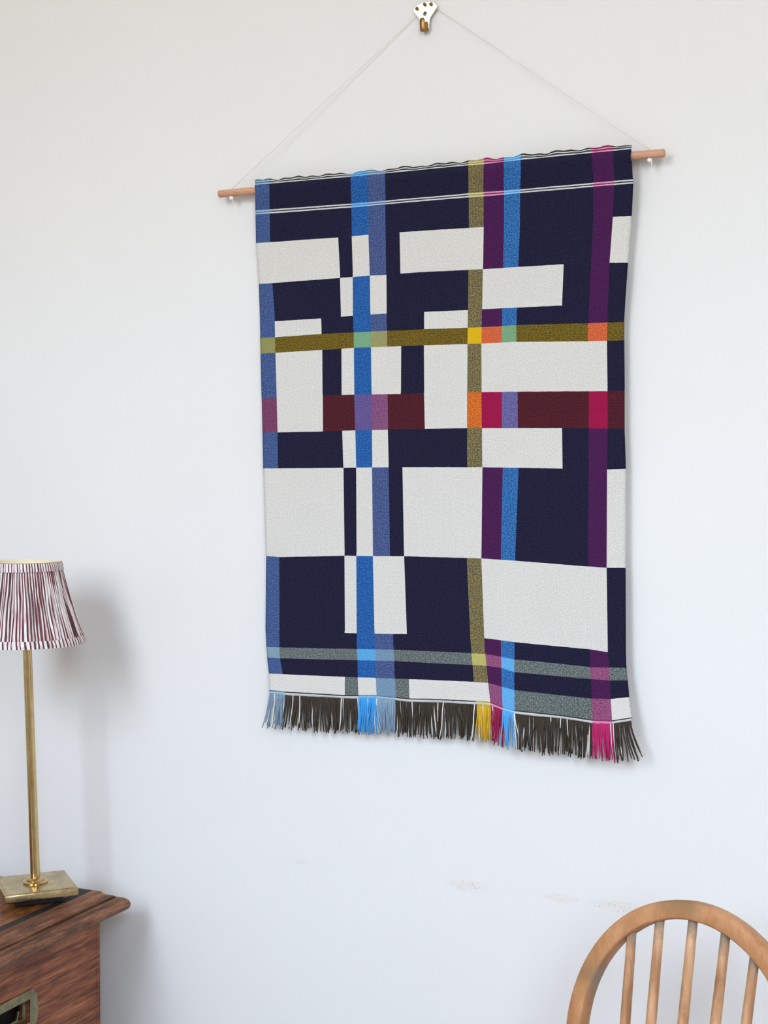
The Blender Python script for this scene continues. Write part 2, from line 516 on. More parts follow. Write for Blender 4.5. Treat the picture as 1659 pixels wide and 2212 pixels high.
# ------------------------------------------------------------------ woven wall hanging
# lattice of the weave's colour boundaries: rows from the top hem to the fringe, 17 boundaries across;
# every entry is (x, z, distance from the wall) in metres
GRID=(
((-0.9865,1.7238,0.0205),(-0.9644,1.7236,0.0205),(-0.8922,1.7230,0.0205),(-0.8616,1.7225,0.0205),(-0.8412,1.7222,0.0205),(-0.8158,1.7223,0.0205),(-0.7909,1.7225,0.0205),(-0.7708,1.7227,0.0205),(-0.7366,1.7230,0.0205),(-0.6730,1.7230,0.0205),(-0.6518,1.7231,0.0205),(-0.6246,1.7234,0.0205),(-0.6015,1.7235,0.0205),(-0.5444,1.7242,0.0205),(-0.5105,1.7246,0.0205),(-0.4836,1.7244,0.0205),(-0.4598,1.7240,0.0205)),
((-0.9859,1.7176,0.0215),(-0.9636,1.7175,0.0215),(-0.8915,1.7170,0.0215),(-0.8609,1.7169,0.0215),(-0.8405,1.7168,0.0215),(-0.8152,1.7168,0.0215),(-0.7904,1.7169,0.0215),(-0.7703,1.7170,0.0215),(-0.7361,1.7172,0.0215),(-0.6726,1.7170,0.0215),(-0.6515,1.7167,0.0215),(-0.6242,1.7172,0.0216),(-0.6012,1.7176,0.0217),(-0.5437,1.7179,0.0220),(-0.5095,1.7180,0.0221),(-0.4828,1.7181,0.0222),(-0.4601,1.7184,0.0223)),
((-0.9841,1.7075,0.0245),(-0.9617,1.7076,0.0245),(-0.8898,1.7080,0.0245),(-0.8592,1.7081,0.0245),(-0.8388,1.7082,0.0245),(-0.8135,1.7083,0.0245),(-0.7888,1.7085,0.0245),(-0.7688,1.7086,0.0245),(-0.7347,1.7087,0.0245),(-0.6713,1.7091,0.0245),(-0.6503,1.7092,0.0245),(-0.6231,1.7093,0.0247),(-0.6003,1.7093,0.0249),(-0.5424,1.7095,0.0254),(-0.5079,1.7096,0.0257),(-0.4813,1.7097,0.0259),(-0.4602,1.7098,0.0261)),
((-0.9886,1.6837,0.0160),(-0.9661,1.6835,0.0160),(-0.8934,1.6828,0.0160),(-0.8627,1.6825,0.0160),(-0.8421,1.6822,0.0160),(-0.8166,1.6822,0.0160),(-0.7919,1.6822,0.0160),(-0.7721,1.6822,0.0160),(-0.7381,1.6822,0.0160),(-0.6742,1.6823,0.0160),(-0.6536,1.6823,0.0160),(-0.6260,1.6821,0.0164),(-0.6042,1.6819,0.0166),(-0.5440,1.6821,0.0174),(-0.5084,1.6822,0.0178),(-0.4817,1.6821,0.0182),(-0.4589,1.6820,0.0184)),
((-0.9888,1.6784,0.0155),(-0.9664,1.6782,0.0155),(-0.8935,1.6776,0.0155),(-0.8628,1.6773,0.0155),(-0.8423,1.6771,0.0155),(-0.8167,1.6772,0.0155),(-0.7919,1.6773,0.0155),(-0.7722,1.6773,0.0155),(-0.7383,1.6775,0.0155),(-0.6743,1.6773,0.0155),(-0.6538,1.6771,0.0155),(-0.6261,1.6772,0.0160),(-0.6044,1.6773,0.0163),(-0.5441,1.6772,0.0173),(-0.5083,1.6771,0.0179),(-0.4818,1.6770,0.0184),(-0.4583,1.6768,0.0188)),
((-0.9896,1.6397,0.0130),(-0.9672,1.6396,0.0130),(-0.8936,1.6392,0.0130),(-0.8631,1.6390,0.0130),(-0.8427,1.6391,0.0130),(-0.8176,1.6395,0.0130),(-0.7925,1.6396,0.0130),(-0.7726,1.6397,0.0130),(-0.7390,1.6394,0.0130),(-0.6749,1.6389,0.0130),(-0.6548,1.6387,0.0131),(-0.6269,1.6387,0.0136),(-0.6053,1.6386,0.0140),(-0.5455,1.6385,0.0153),(-0.5085,1.6385,0.0160),(-0.4836,1.6385,0.0166),(-0.4605,1.6376,0.0170)),
((-0.9866,1.5835,0.0115),(-0.9651,1.5837,0.0115),(-0.8920,1.5845,0.0115),(-0.8608,1.5849,0.0115),(-0.8416,1.5850,0.0115),(-0.8164,1.5855,0.0115),(-0.7924,1.5851,0.0115),(-0.7721,1.5858,0.0115),(-0.7390,1.5860,0.0115),(-0.6764,1.5854,0.0115),(-0.6562,1.5849,0.0115),(-0.6286,1.5849,0.0121),(-0.6078,1.5849,0.0125),(-0.5471,1.5845,0.0137),(-0.5117,1.5834,0.0145),(-0.4880,1.5826,0.0150),(-0.4651,1.5813,0.0154)),
((-0.9852,1.5309,0.0110),(-0.9614,1.5311,0.0110),(-0.8897,1.5319,0.0110),(-0.8596,1.5330,0.0110),(-0.8417,1.5334,0.0110),(-0.8159,1.5339,0.0110),(-0.7923,1.5344,0.0110),(-0.7720,1.5343,0.0110),(-0.7386,1.5341,0.0110),(-0.6770,1.5335,0.0110),(-0.6573,1.5337,0.0110),(-0.6297,1.5336,0.0116),(-0.6094,1.5335,0.0120),(-0.5493,1.5332,0.0132),(-0.5143,1.5327,0.0139),(-0.4899,1.5324,0.0144),(-0.4687,1.5321,0.0149)),
((-0.9845,1.5091,0.0110),(-0.9609,1.5092,0.0110),(-0.8889,1.5110,0.0110),(-0.8595,1.5111,0.0110),(-0.8410,1.5112,0.0110),(-0.8156,1.5113,0.0110),(-0.7919,1.5114,0.0110),(-0.7718,1.5114,0.0110),(-0.7386,1.5115,0.0110),(-0.6770,1.5108,0.0110),(-0.6579,1.5108,0.0110),(-0.6300,1.5108,0.0116),(-0.6102,1.5115,0.0119),(-0.5498,1.5104,0.0132),(-0.5152,1.5097,0.0139),(-0.4907,1.5095,0.0144),(-0.4700,1.5093,0.0148)),
((-0.9838,1.4874,0.0110),(-0.9604,1.4878,0.0110),(-0.8881,1.4893,0.0110),(-0.8595,1.4901,0.0110),(-0.8408,1.4906,0.0110),(-0.8153,1.4906,0.0110),(-0.7917,1.4905,0.0110),(-0.7716,1.4905,0.0110),(-0.7386,1.4905,0.0110),(-0.6774,1.4897,0.0110),(-0.6580,1.4898,0.0110),(-0.6300,1.4899,0.0116),(-0.6098,1.4900,0.0120),(-0.5502,1.4883,0.0132),(-0.5158,1.4873,0.0139),(-0.4913,1.4870,0.0144),(-0.4699,1.4867,0.0148)),
((-0.9822,1.4254,0.0110),(-0.9585,1.4260,0.0110),(-0.8878,1.4277,0.0110),(-0.8593,1.4278,0.0110),(-0.8402,1.4279,0.0110),(-0.8145,1.4277,0.0110),(-0.7913,1.4275,0.0110),(-0.7720,1.4273,0.0110),(-0.7381,1.4276,0.0110),(-0.6776,1.4275,0.0110),(-0.6575,1.4273,0.0110),(-0.6299,1.4270,0.0116),(-0.6085,1.4267,0.0120),(-0.5500,1.4257,0.0132),(-0.5144,1.4250,0.0139),(-0.4902,1.4246,0.0144),(-0.4690,1.4241,0.0148)),
((-0.9812,1.3783,0.0110),(-0.9572,1.3784,0.0110),(-0.8877,1.3790,0.0110),(-0.8583,1.3796,0.0110),(-0.8389,1.3800,0.0110),(-0.8142,1.3801,0.0110),(-0.7904,1.3803,0.0110),(-0.7709,1.3805,0.0110),(-0.7370,1.3807,0.0110),(-0.6775,1.3812,0.0110),(-0.6570,1.3809,0.0110),(-0.6294,1.3806,0.0116),(-0.6080,1.3804,0.0120),(-0.5492,1.3797,0.0132),(-0.5144,1.3789,0.0139),(-0.4894,1.3784,0.0144),(-0.4687,1.3779,0.0149)),
((-0.9800,1.3287,0.0115),(-0.9563,1.3289,0.0115),(-0.8869,1.3294,0.0115),(-0.8564,1.3296,0.0115),(-0.8373,1.3299,0.0115),(-0.8133,1.3302,0.0115),(-0.7889,1.3305,0.0115),(-0.7689,1.3305,0.0115),(-0.7361,1.3305,0.0115),(-0.6772,1.3305,0.0115),(-0.6564,1.3305,0.0115),(-0.6282,1.3300,0.0121),(-0.6067,1.3297,0.0125),(-0.5481,1.3288,0.0137),(-0.5135,1.3281,0.0144),(-0.4899,1.3276,0.0149),(-0.4666,1.3284,0.0154)),
((-0.9757,1.2075,0.0120),(-0.9552,1.2064,0.0120),(-0.8854,1.2096,0.0120),(-0.8545,1.2110,0.0120),(-0.8365,1.2113,0.0120),(-0.8117,1.2117,0.0120),(-0.7865,1.2122,0.0120),(-0.7663,1.2126,0.0120),(-0.7350,1.2126,0.0120),(-0.6779,1.2125,0.0120),(-0.6574,1.2124,0.0120),(-0.6305,1.2115,0.0125),(-0.6109,1.2108,0.0129),(-0.5498,1.2080,0.0141),(-0.5139,1.2064,0.0149),(-0.4897,1.2055,0.0154),(-0.4661,1.2061,0.0159)),
((-0.9761,1.1033,0.0138),(-0.9542,1.1039,0.0136),(-0.8846,1.1057,0.0127),(-0.8535,1.1066,0.0128),(-0.8354,1.1070,0.0131),(-0.8087,1.1076,0.0135),(-0.7818,1.1086,0.0134),(-0.7618,1.1094,0.0131),(-0.7309,1.1097,0.0127),(-0.6721,1.1096,0.0134),(-0.6523,1.1095,0.0140),(-0.6295,1.1079,0.0147),(-0.6108,1.1065,0.0150),(-0.5495,1.1042,0.0155),(-0.5108,1.1029,0.0166),(-0.4871,1.1007,0.0174),(-0.4645,1.1012,0.0181)),
((-0.9741,1.0815,0.0151),(-0.9534,1.0818,0.0147),(-0.8844,1.0839,0.0129),(-0.8535,1.0850,0.0132),(-0.8348,1.0857,0.0137),(-0.8078,1.0868,0.0144),(-0.7805,1.0878,0.0143),(-0.7607,1.0879,0.0136),(-0.7297,1.0881,0.0130),(-0.6697,1.0891,0.0145),(-0.6503,1.0892,0.0154),(-0.6282,1.0869,0.0164),(-0.6100,1.0848,0.0167),(-0.5487,1.0822,0.0164),(-0.5094,1.0807,0.0179),(-0.4847,1.0815,0.0190),(-0.4634,1.0825,0.0197)),
((-0.9712,1.0672,0.0169),(-0.9516,1.0670,0.0162),(-0.8839,1.0689,0.0136),(-0.8531,1.0699,0.0140),(-0.8339,1.0707,0.0148),(-0.8067,1.0718,0.0159),(-0.7793,1.0728,0.0156),(-0.7597,1.0727,0.0146),(-0.7287,1.0727,0.0137),(-0.6677,1.0740,0.0161),(-0.6477,1.0742,0.0175),(-0.6269,1.0732,0.0186),(-0.6091,1.0687,0.0189),(-0.5479,1.0667,0.0178),(-0.5081,1.0659,0.0196),(-0.4833,1.0659,0.0211),(-0.4614,1.0674,0.0219)),
((-0.9673,1.0453,0.0191),(-0.9461,1.0456,0.0180),(-0.8830,1.0464,0.0148),(-0.8526,1.0471,0.0153),(-0.8326,1.0479,0.0164),(-0.8052,1.0491,0.0179),(-0.7775,1.0496,0.0174),(-0.7581,1.0499,0.0161),(-0.7270,1.0507,0.0149),(-0.6650,1.0525,0.0183),(-0.6441,1.0528,0.0202),(-0.6251,1.0494,0.0214),(-0.6080,1.0459,0.0215),(-0.5466,1.0431,0.0197),(-0.5062,1.0418,0.0219),(-0.4819,1.0433,0.0236),(-0.4587,1.0473,0.0246)),
((-0.9653,1.0233,0.0218),(-0.9415,1.0223,0.0203),(-0.8819,1.0223,0.0165),(-0.8518,1.0228,0.0171),(-0.8306,1.0244,0.0186),(-0.8031,1.0265,0.0204),(-0.7756,1.0257,0.0197),(-0.7562,1.0250,0.0181),(-0.7250,1.0262,0.0166),(-0.6603,1.0287,0.0212),(-0.6399,1.0292,0.0235),(-0.6229,1.0239,0.0246),(-0.6068,1.0209,0.0247),(-0.5453,1.0184,0.0221),(-0.5046,1.0160,0.0247),(-0.4788,1.0175,0.0268),(-0.4546,1.0231,0.0279)),
((-0.9645,1.0187,0.0231),(-0.9407,1.0177,0.0212),(-0.8818,1.0176,0.0167),(-0.8517,1.0181,0.0175),(-0.8303,1.0198,0.0193),(-0.8026,1.0220,0.0214),(-0.7752,1.0212,0.0206),(-0.7559,1.0205,0.0186),(-0.7248,1.0216,0.0168),(-0.6596,1.0244,0.0224),(-0.6392,1.0250,0.0250),(-0.6221,1.0197,0.0263),(-0.6062,1.0168,0.0263),(-0.5449,1.0142,0.0230),(-0.5041,1.0119,0.0260),(-0.4782,1.0135,0.0284),(-0.4540,1.0191,0.0295)))

ROWS = ['hem', 'navy', 'navy', 'line', 'navy', 'navy', 'navy', 'navy', 'gold', 'navy', 'crimson', 'navy',
        'navy', 'navy', 'navy', 'pale', 'navy', 'pale', 'selvage']
WARP = ['steel', 'dark', 'dark', 'dark', 'blue', 'slate', 'dark', 'dark', 'dark', 'gold', 'crimson', 'sky',
        'dark', 'dark', 'crimson', 'dark']
# rows (index into ROWS) -> spans of columns woven white
WHITE = {5: [(0, 3), (4, 5), (7, 10), (15, 16)], 6: [(3, 4), (5, 6), (10, 13)], 7: [(1, 2), (8, 9)],
         9: [(1, 2), (3, 4), (5, 7), (8, 9), (10, 15)], 10: [(1, 2), (8, 9)], 11: [(3, 4), (5, 6), (10, 13)],
         12: [(0, 3), (4, 5), (7, 10), (15, 16)], 13: [(3, 4), (5, 7), (10, 15)],
         17: [(0, 3), (4, 5), (7, 10), (15, 16)]}
PAIR = {
    'navy': dict(steel=((34, 48, 98), (98, 126, 174)), dark=((14, 13, 33), (44, 43, 72)), blue=((10, 54, 126), (62, 128, 194)),
                 slate=((40, 50, 98), (102, 122, 168)), gold=((46, 44, 48), (172, 156, 94)), crimson=((54, 20, 62), (90, 36, 90)),
                 sky=((10, 52, 116), (80, 150, 212))),
    'gold': dict(steel=((132, 134, 84), (162, 156, 94)), dark=((58, 46, 16), (152, 128, 42)), blue=((104, 156, 120), (138, 180, 136)),
                 slate=((142, 140, 94), (168, 162, 106)), gold=((212, 168, 16), (228, 188, 36)), crimson=((186, 64, 54), (230, 134, 66)),
                 sky=((106, 152, 112), (142, 176, 136))),
    'crimson': dict(steel=((96, 42, 78), (142, 86, 118)), dark=((54, 16, 26), (102, 40, 50)), blue=((66, 68, 130), (132, 104, 152)),
                    slate=((104, 52, 96), (158, 108, 144)), gold=((176, 52, 32), (238, 152, 52)), crimson=((142, 14, 60), (168, 26, 78)),
                    sky=((70, 66, 126), (138, 130, 178))),
    'pale': dict(steel=((116, 142, 158), (148, 172, 182)), dark=((50, 56, 58), (146, 156, 150)), blue=((74, 150, 204), (110, 182, 220)),
                 slate=((100, 130, 158), (138, 162, 182)), gold=((170, 162, 86), (202, 194, 124)), crimson=((108, 38, 90), (178, 112, 142)),
                 sky=((78, 152, 212), (124, 188, 230))),
    'lite': dict(steel=((150, 178, 200), (182, 206, 222)), dark=((196, 198, 196), (226, 226, 222)), blue=((110, 170, 220), (160, 206, 236)),
                 slate=((152, 176, 200), (190, 208, 222)), gold=((206, 196, 140), (228, 220, 172)), crimson=((206, 130, 166), (232, 178, 200)),
                 sky=((130, 192, 232), (176, 216, 240))),
    'deep': dict(steel=((78, 108, 140), (110, 140, 166)), dark=((46, 44, 44), (70, 68, 64)), blue=((50, 124, 190), (84, 156, 212)),
                 slate=((84, 110, 140), (116, 142, 168)), gold=((150, 138, 80), (190, 176, 104)), crimson=((130, 30, 78), (160, 50, 98)),
                 sky=((56, 136, 200), (96, 172, 224))),
}
OFFWHITE = ((204, 200, 192), (236, 233, 225))
STRIPS = {'hem': [(0, 0.30, 'deep'), (0.30, 0.48, 'lite'), (0.48, 0.76, 'deep'), (0.76, 1, 'lite')],
          'line': [(0, 0.34, 'lite'), (0.34, 0.64, 'deep'), (0.64, 1, 'lite')],
          'selvage': [(0, 0.34, 'deep'), (0.34, 1, 'lite')]}


def build_hanging():
    root = thing('wall_hanging', 'geometric woven wool wall hanging in navy, white and bright stripes with fringed hem', 'wall hanging',
                 (-0.715, -0.015, 1.018))
    base = Vector(root.location)
    nc = len(GRID[0])
    # column samples
    cs = []
    for i in range(nc - 1):
        w = GRID[8][i + 1][0] - GRID[8][i][0]
        n = max(2, round(w / 0.0045))
        for k in range(n):
            cs.append((i, k / n))
    cs.append((nc - 2, 1.0))
    rs = []     # (row, t)
    kinds = []  # per strip of faces: (row index, kind)
    for j, kd in enumerate(ROWS):
        if kd in STRIPS:
            for t0, t1, kk in STRIPS[kd]:
                rs.append((j, t0)); kinds.append((j, kk))
        else:
            h = GRID[j][8][1] - GRID[j + 1][8][1]
            n = max(2, round(h / 0.0045))
            for k in range(n):
                rs.append((j, k / n)); kinds.append((j, kd))
    rs.append((len(ROWS) - 1, 1.0))

    def pt(i, s, j, t):
        a, b = GRID[j][i], GRID[j][i + 1]
        c, d = GRID[j + 1][i], GRID[j + 1][i + 1]
        top = [a[k] + (b[k] - a[k]) * s for k in range(3)]
        bot = [c[k] + (d[k] - c[k]) * s for k in range(3)]
        tt = t
        r = [top[k] + (bot[k] - top[k]) * tt for k in range(3)]
        # smooth the stand-off between the hem, the rod and the flat cloth
        return r

    ucol = [GRID[9][i][0] + (GRID[9][i + 1][0] - GRID[9][i][0]) * s for i, s in cs]
    bm = bmesh.new()
    uvl = bm.loops.layers.uv.new('UVMap')
    la = bm.loops.layers.float_color.new('thread_a')
    lb = bm.loops.layers.float_color.new('thread_b')
    rnd = random.Random(5)
    V = []
    vrow = []
    # back of the rod pocket first (two rows behind the rod), then the front from the hem down
    for (z_row, off, nudge) in ((3, 0.0065, 0.0), (2, 0.0075, 0.0), (1, 0.010, 0.001)):
        line = []
        for (i, s) in cs:
            p = pt(i, s, z_row, 0.0)
            p[0] += 0.0025 * (1 - 2 * (i + s) / (nc - 1))
            line.append(bm.verts.new((p[0] - base.x, -off - base.y, p[1] + nudge - base.z)))
        V.append(line)
        vrow.append(GRID[z_row][8][1] + 0.3)
    nback = len(V)
    for (j, t) in rs:
        line = []
        for ci, (i, s) in enumerate(cs):
            x, z, o = pt(i, s, j, t)
            if j == 0:
                x += 0
                z += (1 - t) * (0.0010 * math.sin(ci * 0.55) + 0.0008 * math.sin(ci * 1.3 + 1) + rnd.uniform(-0.0003, 0.0003))
                o += 0.0012 * math.sin(ci * 0.7)
            z += rnd.uniform(-0.00012, 0.00012)
            o += 0.0006 * math.sin(ci * 0.09 + j * 0.8) + 0.0004 * math.sin(ci * 0.31 + j * 1.7)
            line.append(bm.verts.new((x - base.x, -o - base.y, z - base.z)))
        V.append(line)
        vrow.append(GRID[j][8][1] + (GRID[j + 1][8][1] - GRID[j][8][1]) * t)

    def cell(j, kd, i):
        if any(a <= i < b for a, b in WHITE.get(j, ())):
            return OFFWHITE
        return PAIR[kd][WARP[i]]

    for r in range(len(V) - 1):
        for c in range(len(cs) - 1):
            f = bm.faces.new((V[r][c], V[r + 1][c], V[r + 1][c + 1], V[r][c + 1]))
            if r < nback:
                pa, pb = PAIR['deep' if r == nback - 1 else 'navy'][WARP[cs[c][0]]]
            else:
                j, kd = kinds[r - nback]
                pa, pb = cell(j, kd, cs[c][0])
            ca, cb = rgba(pa), rgba(pb)
            for lp, (rr, cc) in zip(f.loops, ((r, c), (r + 1, c), (r + 1, c + 1), (r, c + 1))):
                lp[uvl].uv = (ucol[cc], vrow[rr])
                lp[la] = ca
                lp[lb] = cb
    me = bpy.data.meshes.new('woven_panel')
    bm.to_mesh(me)
    bm.free()
    me.materials.append(M_cloth)
    me.shade_smooth()
    o = bpy.data.objects.new('woven_panel', me)
    C.objects.link(o)
    o.parent = root
    sm = o.modifiers.new('thickness', 'SOLIDIFY')
    sm.thickness = 0.0026
    sm.offset = -1.0
    # which side is the wall: faces wind so the normal points to the room (-y)
    if me.polygons[len(me.polygons) // 2].normal.y > 0:
        sm.offset = 1.0
    # fringe: one part per colour of warp
    fr = [(0, 1, (128, 150, 168), 'steel blue'), (1, 4, (60, 51, 41), 'charcoal brown'), (4, 5, (62, 158, 224), 'bright blue'),
          (5, 6, (134, 160, 182), 'pale steel blue'), (6, 9, (60, 51, 41), 'charcoal brown'), (9, 10, (214, 172, 34), 'mustard yellow'),
          (10, 11, (150, 20, 72), 'crimson'), (11, 12, (88, 172, 236), 'sky blue'), (12, 14, (60, 51, 41), 'charcoal brown'),
          (14, 15, (188, 34, 104), 'magenta'), (15, 16, (60, 51, 41), 'charcoal brown')]
    mats = {}
    mw = m_plain('fringe_white_wool', (226, 224, 216), 0.9)
    last = GRID[-1]
    xl, xr = last[0][0], last[-1][0]
    rnd = random.Random(11)

    def edge(x):
        for i in range(nc - 1):
            if x <= last[i + 1][0] or i == nc - 2:
                s = (x - last[i][0]) / (last[i + 1][0] - last[i][0])
                return last[i][1] + s * (last[i + 1][1] - last[i][1]), last[i][2] + s * (last[i + 1][2] - last[i][2])

    def strand(bm, x, front, mi, rad):
        z, off = edge(x)
        u = (x - xl) / (xr - xl)
        L = 0.0455 + rnd.uniform(-0.005, 0.004)
        drift = -0.013 * math.exp(-u / 0.035) + 0.014 * math.exp(-(1 - u) / 0.035)
        drift += 0.0022 * math.sin(u * 83) + 0.0016 * math.sin(u * 197 + 1.3) + rnd.gauss(0, 0.0014)
        if front > 1.5:
            drift += rnd.gauss(0, 0.002)
        off0 = off - 0.0016 + front * 0.0009
        out = rnd.uniform(-0.004, 0.003) - 0.002 * (front < 0.5)
        wob = rnd.uniform(-0.0006, 0.0006)
        pts = []
        for k in range(7):
            t = k / 6
            o_ = max(0.003, off0 + out * t + 0.001 * math.sin(t * 3 + u * 40))
            pts.append((x + drift * t ** 1.5 + wob * math.sin(t * 7) - base.x, -o_ - base.y, z + 0.0002 - L * t - base.z))
        r0 = rad * rnd.uniform(0.85, 1.15)
        tube(bm, pts, [r0, r0, r0, r0, r0 * 0.96, r0 * 0.92, r0 * 0.7], seg=5, mat_index=mi)

    for a, b, col, word in fr:
        if col not in mats:
            mats[col] = m_plain('fringe_' + word.replace(' ', '_'), col, 0.95, var=0.22, scale=700)
        bm = bmesh.new()
        x0, x1 = last[a][0], last[b][0]
        dark = word == 'charcoal brown'
        n = max(3, round((x1 - x0) / (0.00135 if dark else 0.00112)))
        for k in range(n):
            x = x0 + (k + 0.5 + rnd.uniform(-0.25, 0.25)) * (x1 - x0) / n
            strand(bm, x, 1.0 + rnd.uniform(-0.5, 0.5), 0, 0.00092)
        nw = max(1, round((x1 - x0) / (0.0042 if dark else 0.006)))
        for k in range(nw):
            x = x0 + (k + rnd.random()) * (x1 - x0) / nw
            strand(bm, x, 0.0, 1, 0.00105)
        for k in range(max(1, nw // (5 if dark else 4))):
            x = x0 + rnd.random() * (x1 - x0)
            strand(bm, x, 1.9, 1, 0.0008)
        f = mesh_obj('fringe', bm, [mats[col], mw], root, smooth=180)
        f['kind'] = 'stuff'
        f['label'] = word + ' wool fringe with white strands'


build_hanging()

# ------------------------------------------------------------------ hanging rod
ROD_Y, ROD_Z, ROD_R = -0.0165, 1.7108, 0.0052
bm = bmesh.new()
x0, x1 = -1.0463, -0.4196
tube(bm, [(x0 - (x0 + x1) / 2, 0, 0), (x0 + 0.0012 - (x0 + x1) / 2, 0, 0), (x1 - 0.0012 - (x0 + x1) / 2, 0, 0), (x1 - (x0 + x1) / 2, 0, 0)],
     [ROD_R - 0.0011, ROD_R, ROD_R, ROD_R - 0.0011], seg=24)
rod = mesh_obj('hanging_rod', bm, M_rod, None, 40, ((x0 + x1) / 2, ROD_Y, ROD_Z))
tag(rod, 'slim round beech dowel threaded through the top hem of the wall hanging', 'dowel rod')

# ------------------------------------------------------------------ hanging cord
cord = thing('hanging_twine', 'thin pale cord running from the dowel ends up to the brass picture hook', 'cord', (-0.735, -0.0015, 1.937))
cb = Vector(cord.location)
apex = Vector((-0.7355, -0.0022, 1.9362))
bm = bmesh.new()
LX, RX = -1.0255, -0.4378
for ex in (LX, RX):
    top = Vector((ex, ROD_Y, ROD_Z + ROD_R + 0.0004))
    pts = [apex.lerp(top, t / 10) - cb for t in range(11)]
    tube(bm, pts, 0.00045, seg=6)
mesh_obj('strand', bm, M_cord, cord, 180)
for ex in (LX, RX):
    bm = bmesh.new()
    rr = random.Random(3)
    bmesh.ops.create_icosphere(bm, subdivisions=2, radius=0.0030)
    for v in bm.verts:
        v.co *= 1 + 0.18 * math.sin(v.co.x * 2600 + v.co.z * 1900)
        v.co.x *= 1.15
    tube(bm, [(0.001, 0, 0), (0.003, -0.001, -0.0035), (0.0022, -0.001, -0.006)], 0.0007, seg=5)
    mesh_obj('knot', bm, M_knot, cord, 180, Vector((ex, ROD_Y - 0.0015, ROD_Z - ROD_R - 0.0024)) - cb)

# ------------------------------------------------------------------ brass picture hook
hook = thing('picture_hook', 'shiny brass picture hook with three pins fixed high on the white wall', 'picture hook', (-0.74, 0.0, 1.917))
out = [(-0.0162, 0.0126), (-0.0150, 0.0146), (-0.0134, 0.0162), (-0.0100, 0.0180), (-0.0063, 0.0193), (-0.0010, 0.0203), (0.0040, 0.0204),
       (0.0080, 0.0197), (0.0111, 0.0184), (0.0135, 0.0170), (0.0151, 0.0157), (0.0166, 0.0138), (0.0165, 0.0120), (0.0155, 0.0106),
       (0.0108, 0.0044), (0.0076, 0.0004), (0.0062, -0.0025), (0.0057, -0.0087), (0.0058, -0.0150), (-0.0053, -0.0143), (-0.0058, -0.0040),
       (-0.0064, -0.0022), (-0.0102, 0.0035), (-0.0156, 0.0104)]
hole = [(-0.0001 + 0.0028 * math.cos(2 * PI * k / 20), 0.0058 + 0.0032 * math.sin(2 * PI * k / 20)) for k in range(20)]
M_xz = Matrix(((1, 0, 0, 0), (0, 0, -1, -0.0045), (0, 1, 0, 0), (0, 0, 0, 1)))
plate('hook_plate', [out, hole], 0.0012, M_brass_hook, hook, M_xz, 0.0003)
bm = bmesh.new()
prof = [(-0.0045, -0.0135), (-0.0047, -0.0155), (-0.0060, -0.0172), (-0.0085, -0.0178), (-0.0110, -0.0172), (-0.0122, -0.0155), (-0.0124, -0.0110), (-0.0128, -0.0050), (-0.0135, -0.0018)]
vv = []
for k, (y, z) in enumerate(prof):
    w = 0.0053 - 0.0018 * min(1, k / 5) if k < len(prof) - 2 else (0.0034 if k == len(prof) - 2 else 0.0022)
    vv.append([bm.verts.new((0.0002 - w - 0.0001 * k, y, z)), bm.verts.new((0.0002 + w - 0.0001 * k, y, z))])
for a, b in zip(vv, vv[1:]):
    bm.faces.new((a[0], a[1], b[1], b[0]))
hk = mesh_obj('hook_tongue', bm, M_brass_dark, hook, 180)
sm = hk.modifiers.new('t', 'SOLIDIFY'); sm.thickness = 0.0012; sm.offset = 0
for px_, pz_ in ((-0.0110, 0.0115), (0.0000, 0.0156), (0.0088, 0.0147)):
    bm = bmesh.new()
    lathe(bm, [(0, 0), (0.0014, 0), (0.0013, 0.0050), (0.0020, 0.0050), (0.0022, 0.0054), (0.0022, 0.0068), (0.0018, 0.0073), (0, 0.0074)], 16)
    bmesh.ops.transform(bm, verts=bm.verts[:], matrix=Matrix.Translation((px_, -0.0015, pz_ - 0.0012)) @ Matrix.Rotation(math.radians(58), 4, 'X'))
    mesh_obj('pin', bm, M_brass_dark, hook, 40)

# ------------------------------------------------------------------ chest of drawers
XF, YN, YE, XB = -1.2091, -0.98, -0.0795, -1.72
chest = thing('chest_of_drawers', 'dark mahogany chest of drawers with moulded top and recessed brass pulls', 'chest of drawers', (-1.46, -0.53, 0.0))
cp = Vector(chest.location)


def rel(bm):
    bmesh.ops.translate(bm, verts=bm.verts[:], vec=-cp)
    return bm


TOPZ = 0.730
DR = [(0.556, 0.690), (0.396, 0.550), (0.236, 0.390), (0.085, 0.230)]
bm = bmesh.new()
box(bm, XB, XF, YE - 0.0095, YE, 0.08, 0.698, 0.0012)                 # end panels
box(bm, XB, XF, YN, YN + 0.0095, 0.08, 0.698, 0.0012)
box(bm, XB, XB + 0.012, YN + 0.0095, YE - 0.0095, 0.08, 0.698)         # back
for za, zb in [(0.6908, 0.698)] + [(DR[k + 1][1] + 0.0008, DR[k][0] - 0.0008) for k in range(3)] + [(0.07, 0.0842)]:
    box(bm, XB + 0.012, XF - 0.0005, YN + 0.0095, YE - 0.0095, za, zb)
mesh_obj('carcass', rel(bm), M_mahog_y, chest)
bm = bmesh.new(); box(bm, XB, XF + 0.012, YN - 0.012, YE + 0.012, 0.0, 0.08, 0.006)
mesh_obj('plinth', rel(bm), M_mould, chest)


def path(o):
    return [(XB, YN - o), (XF + o, YN - o), (XF + o, YE + o), (XB, YE + o)]


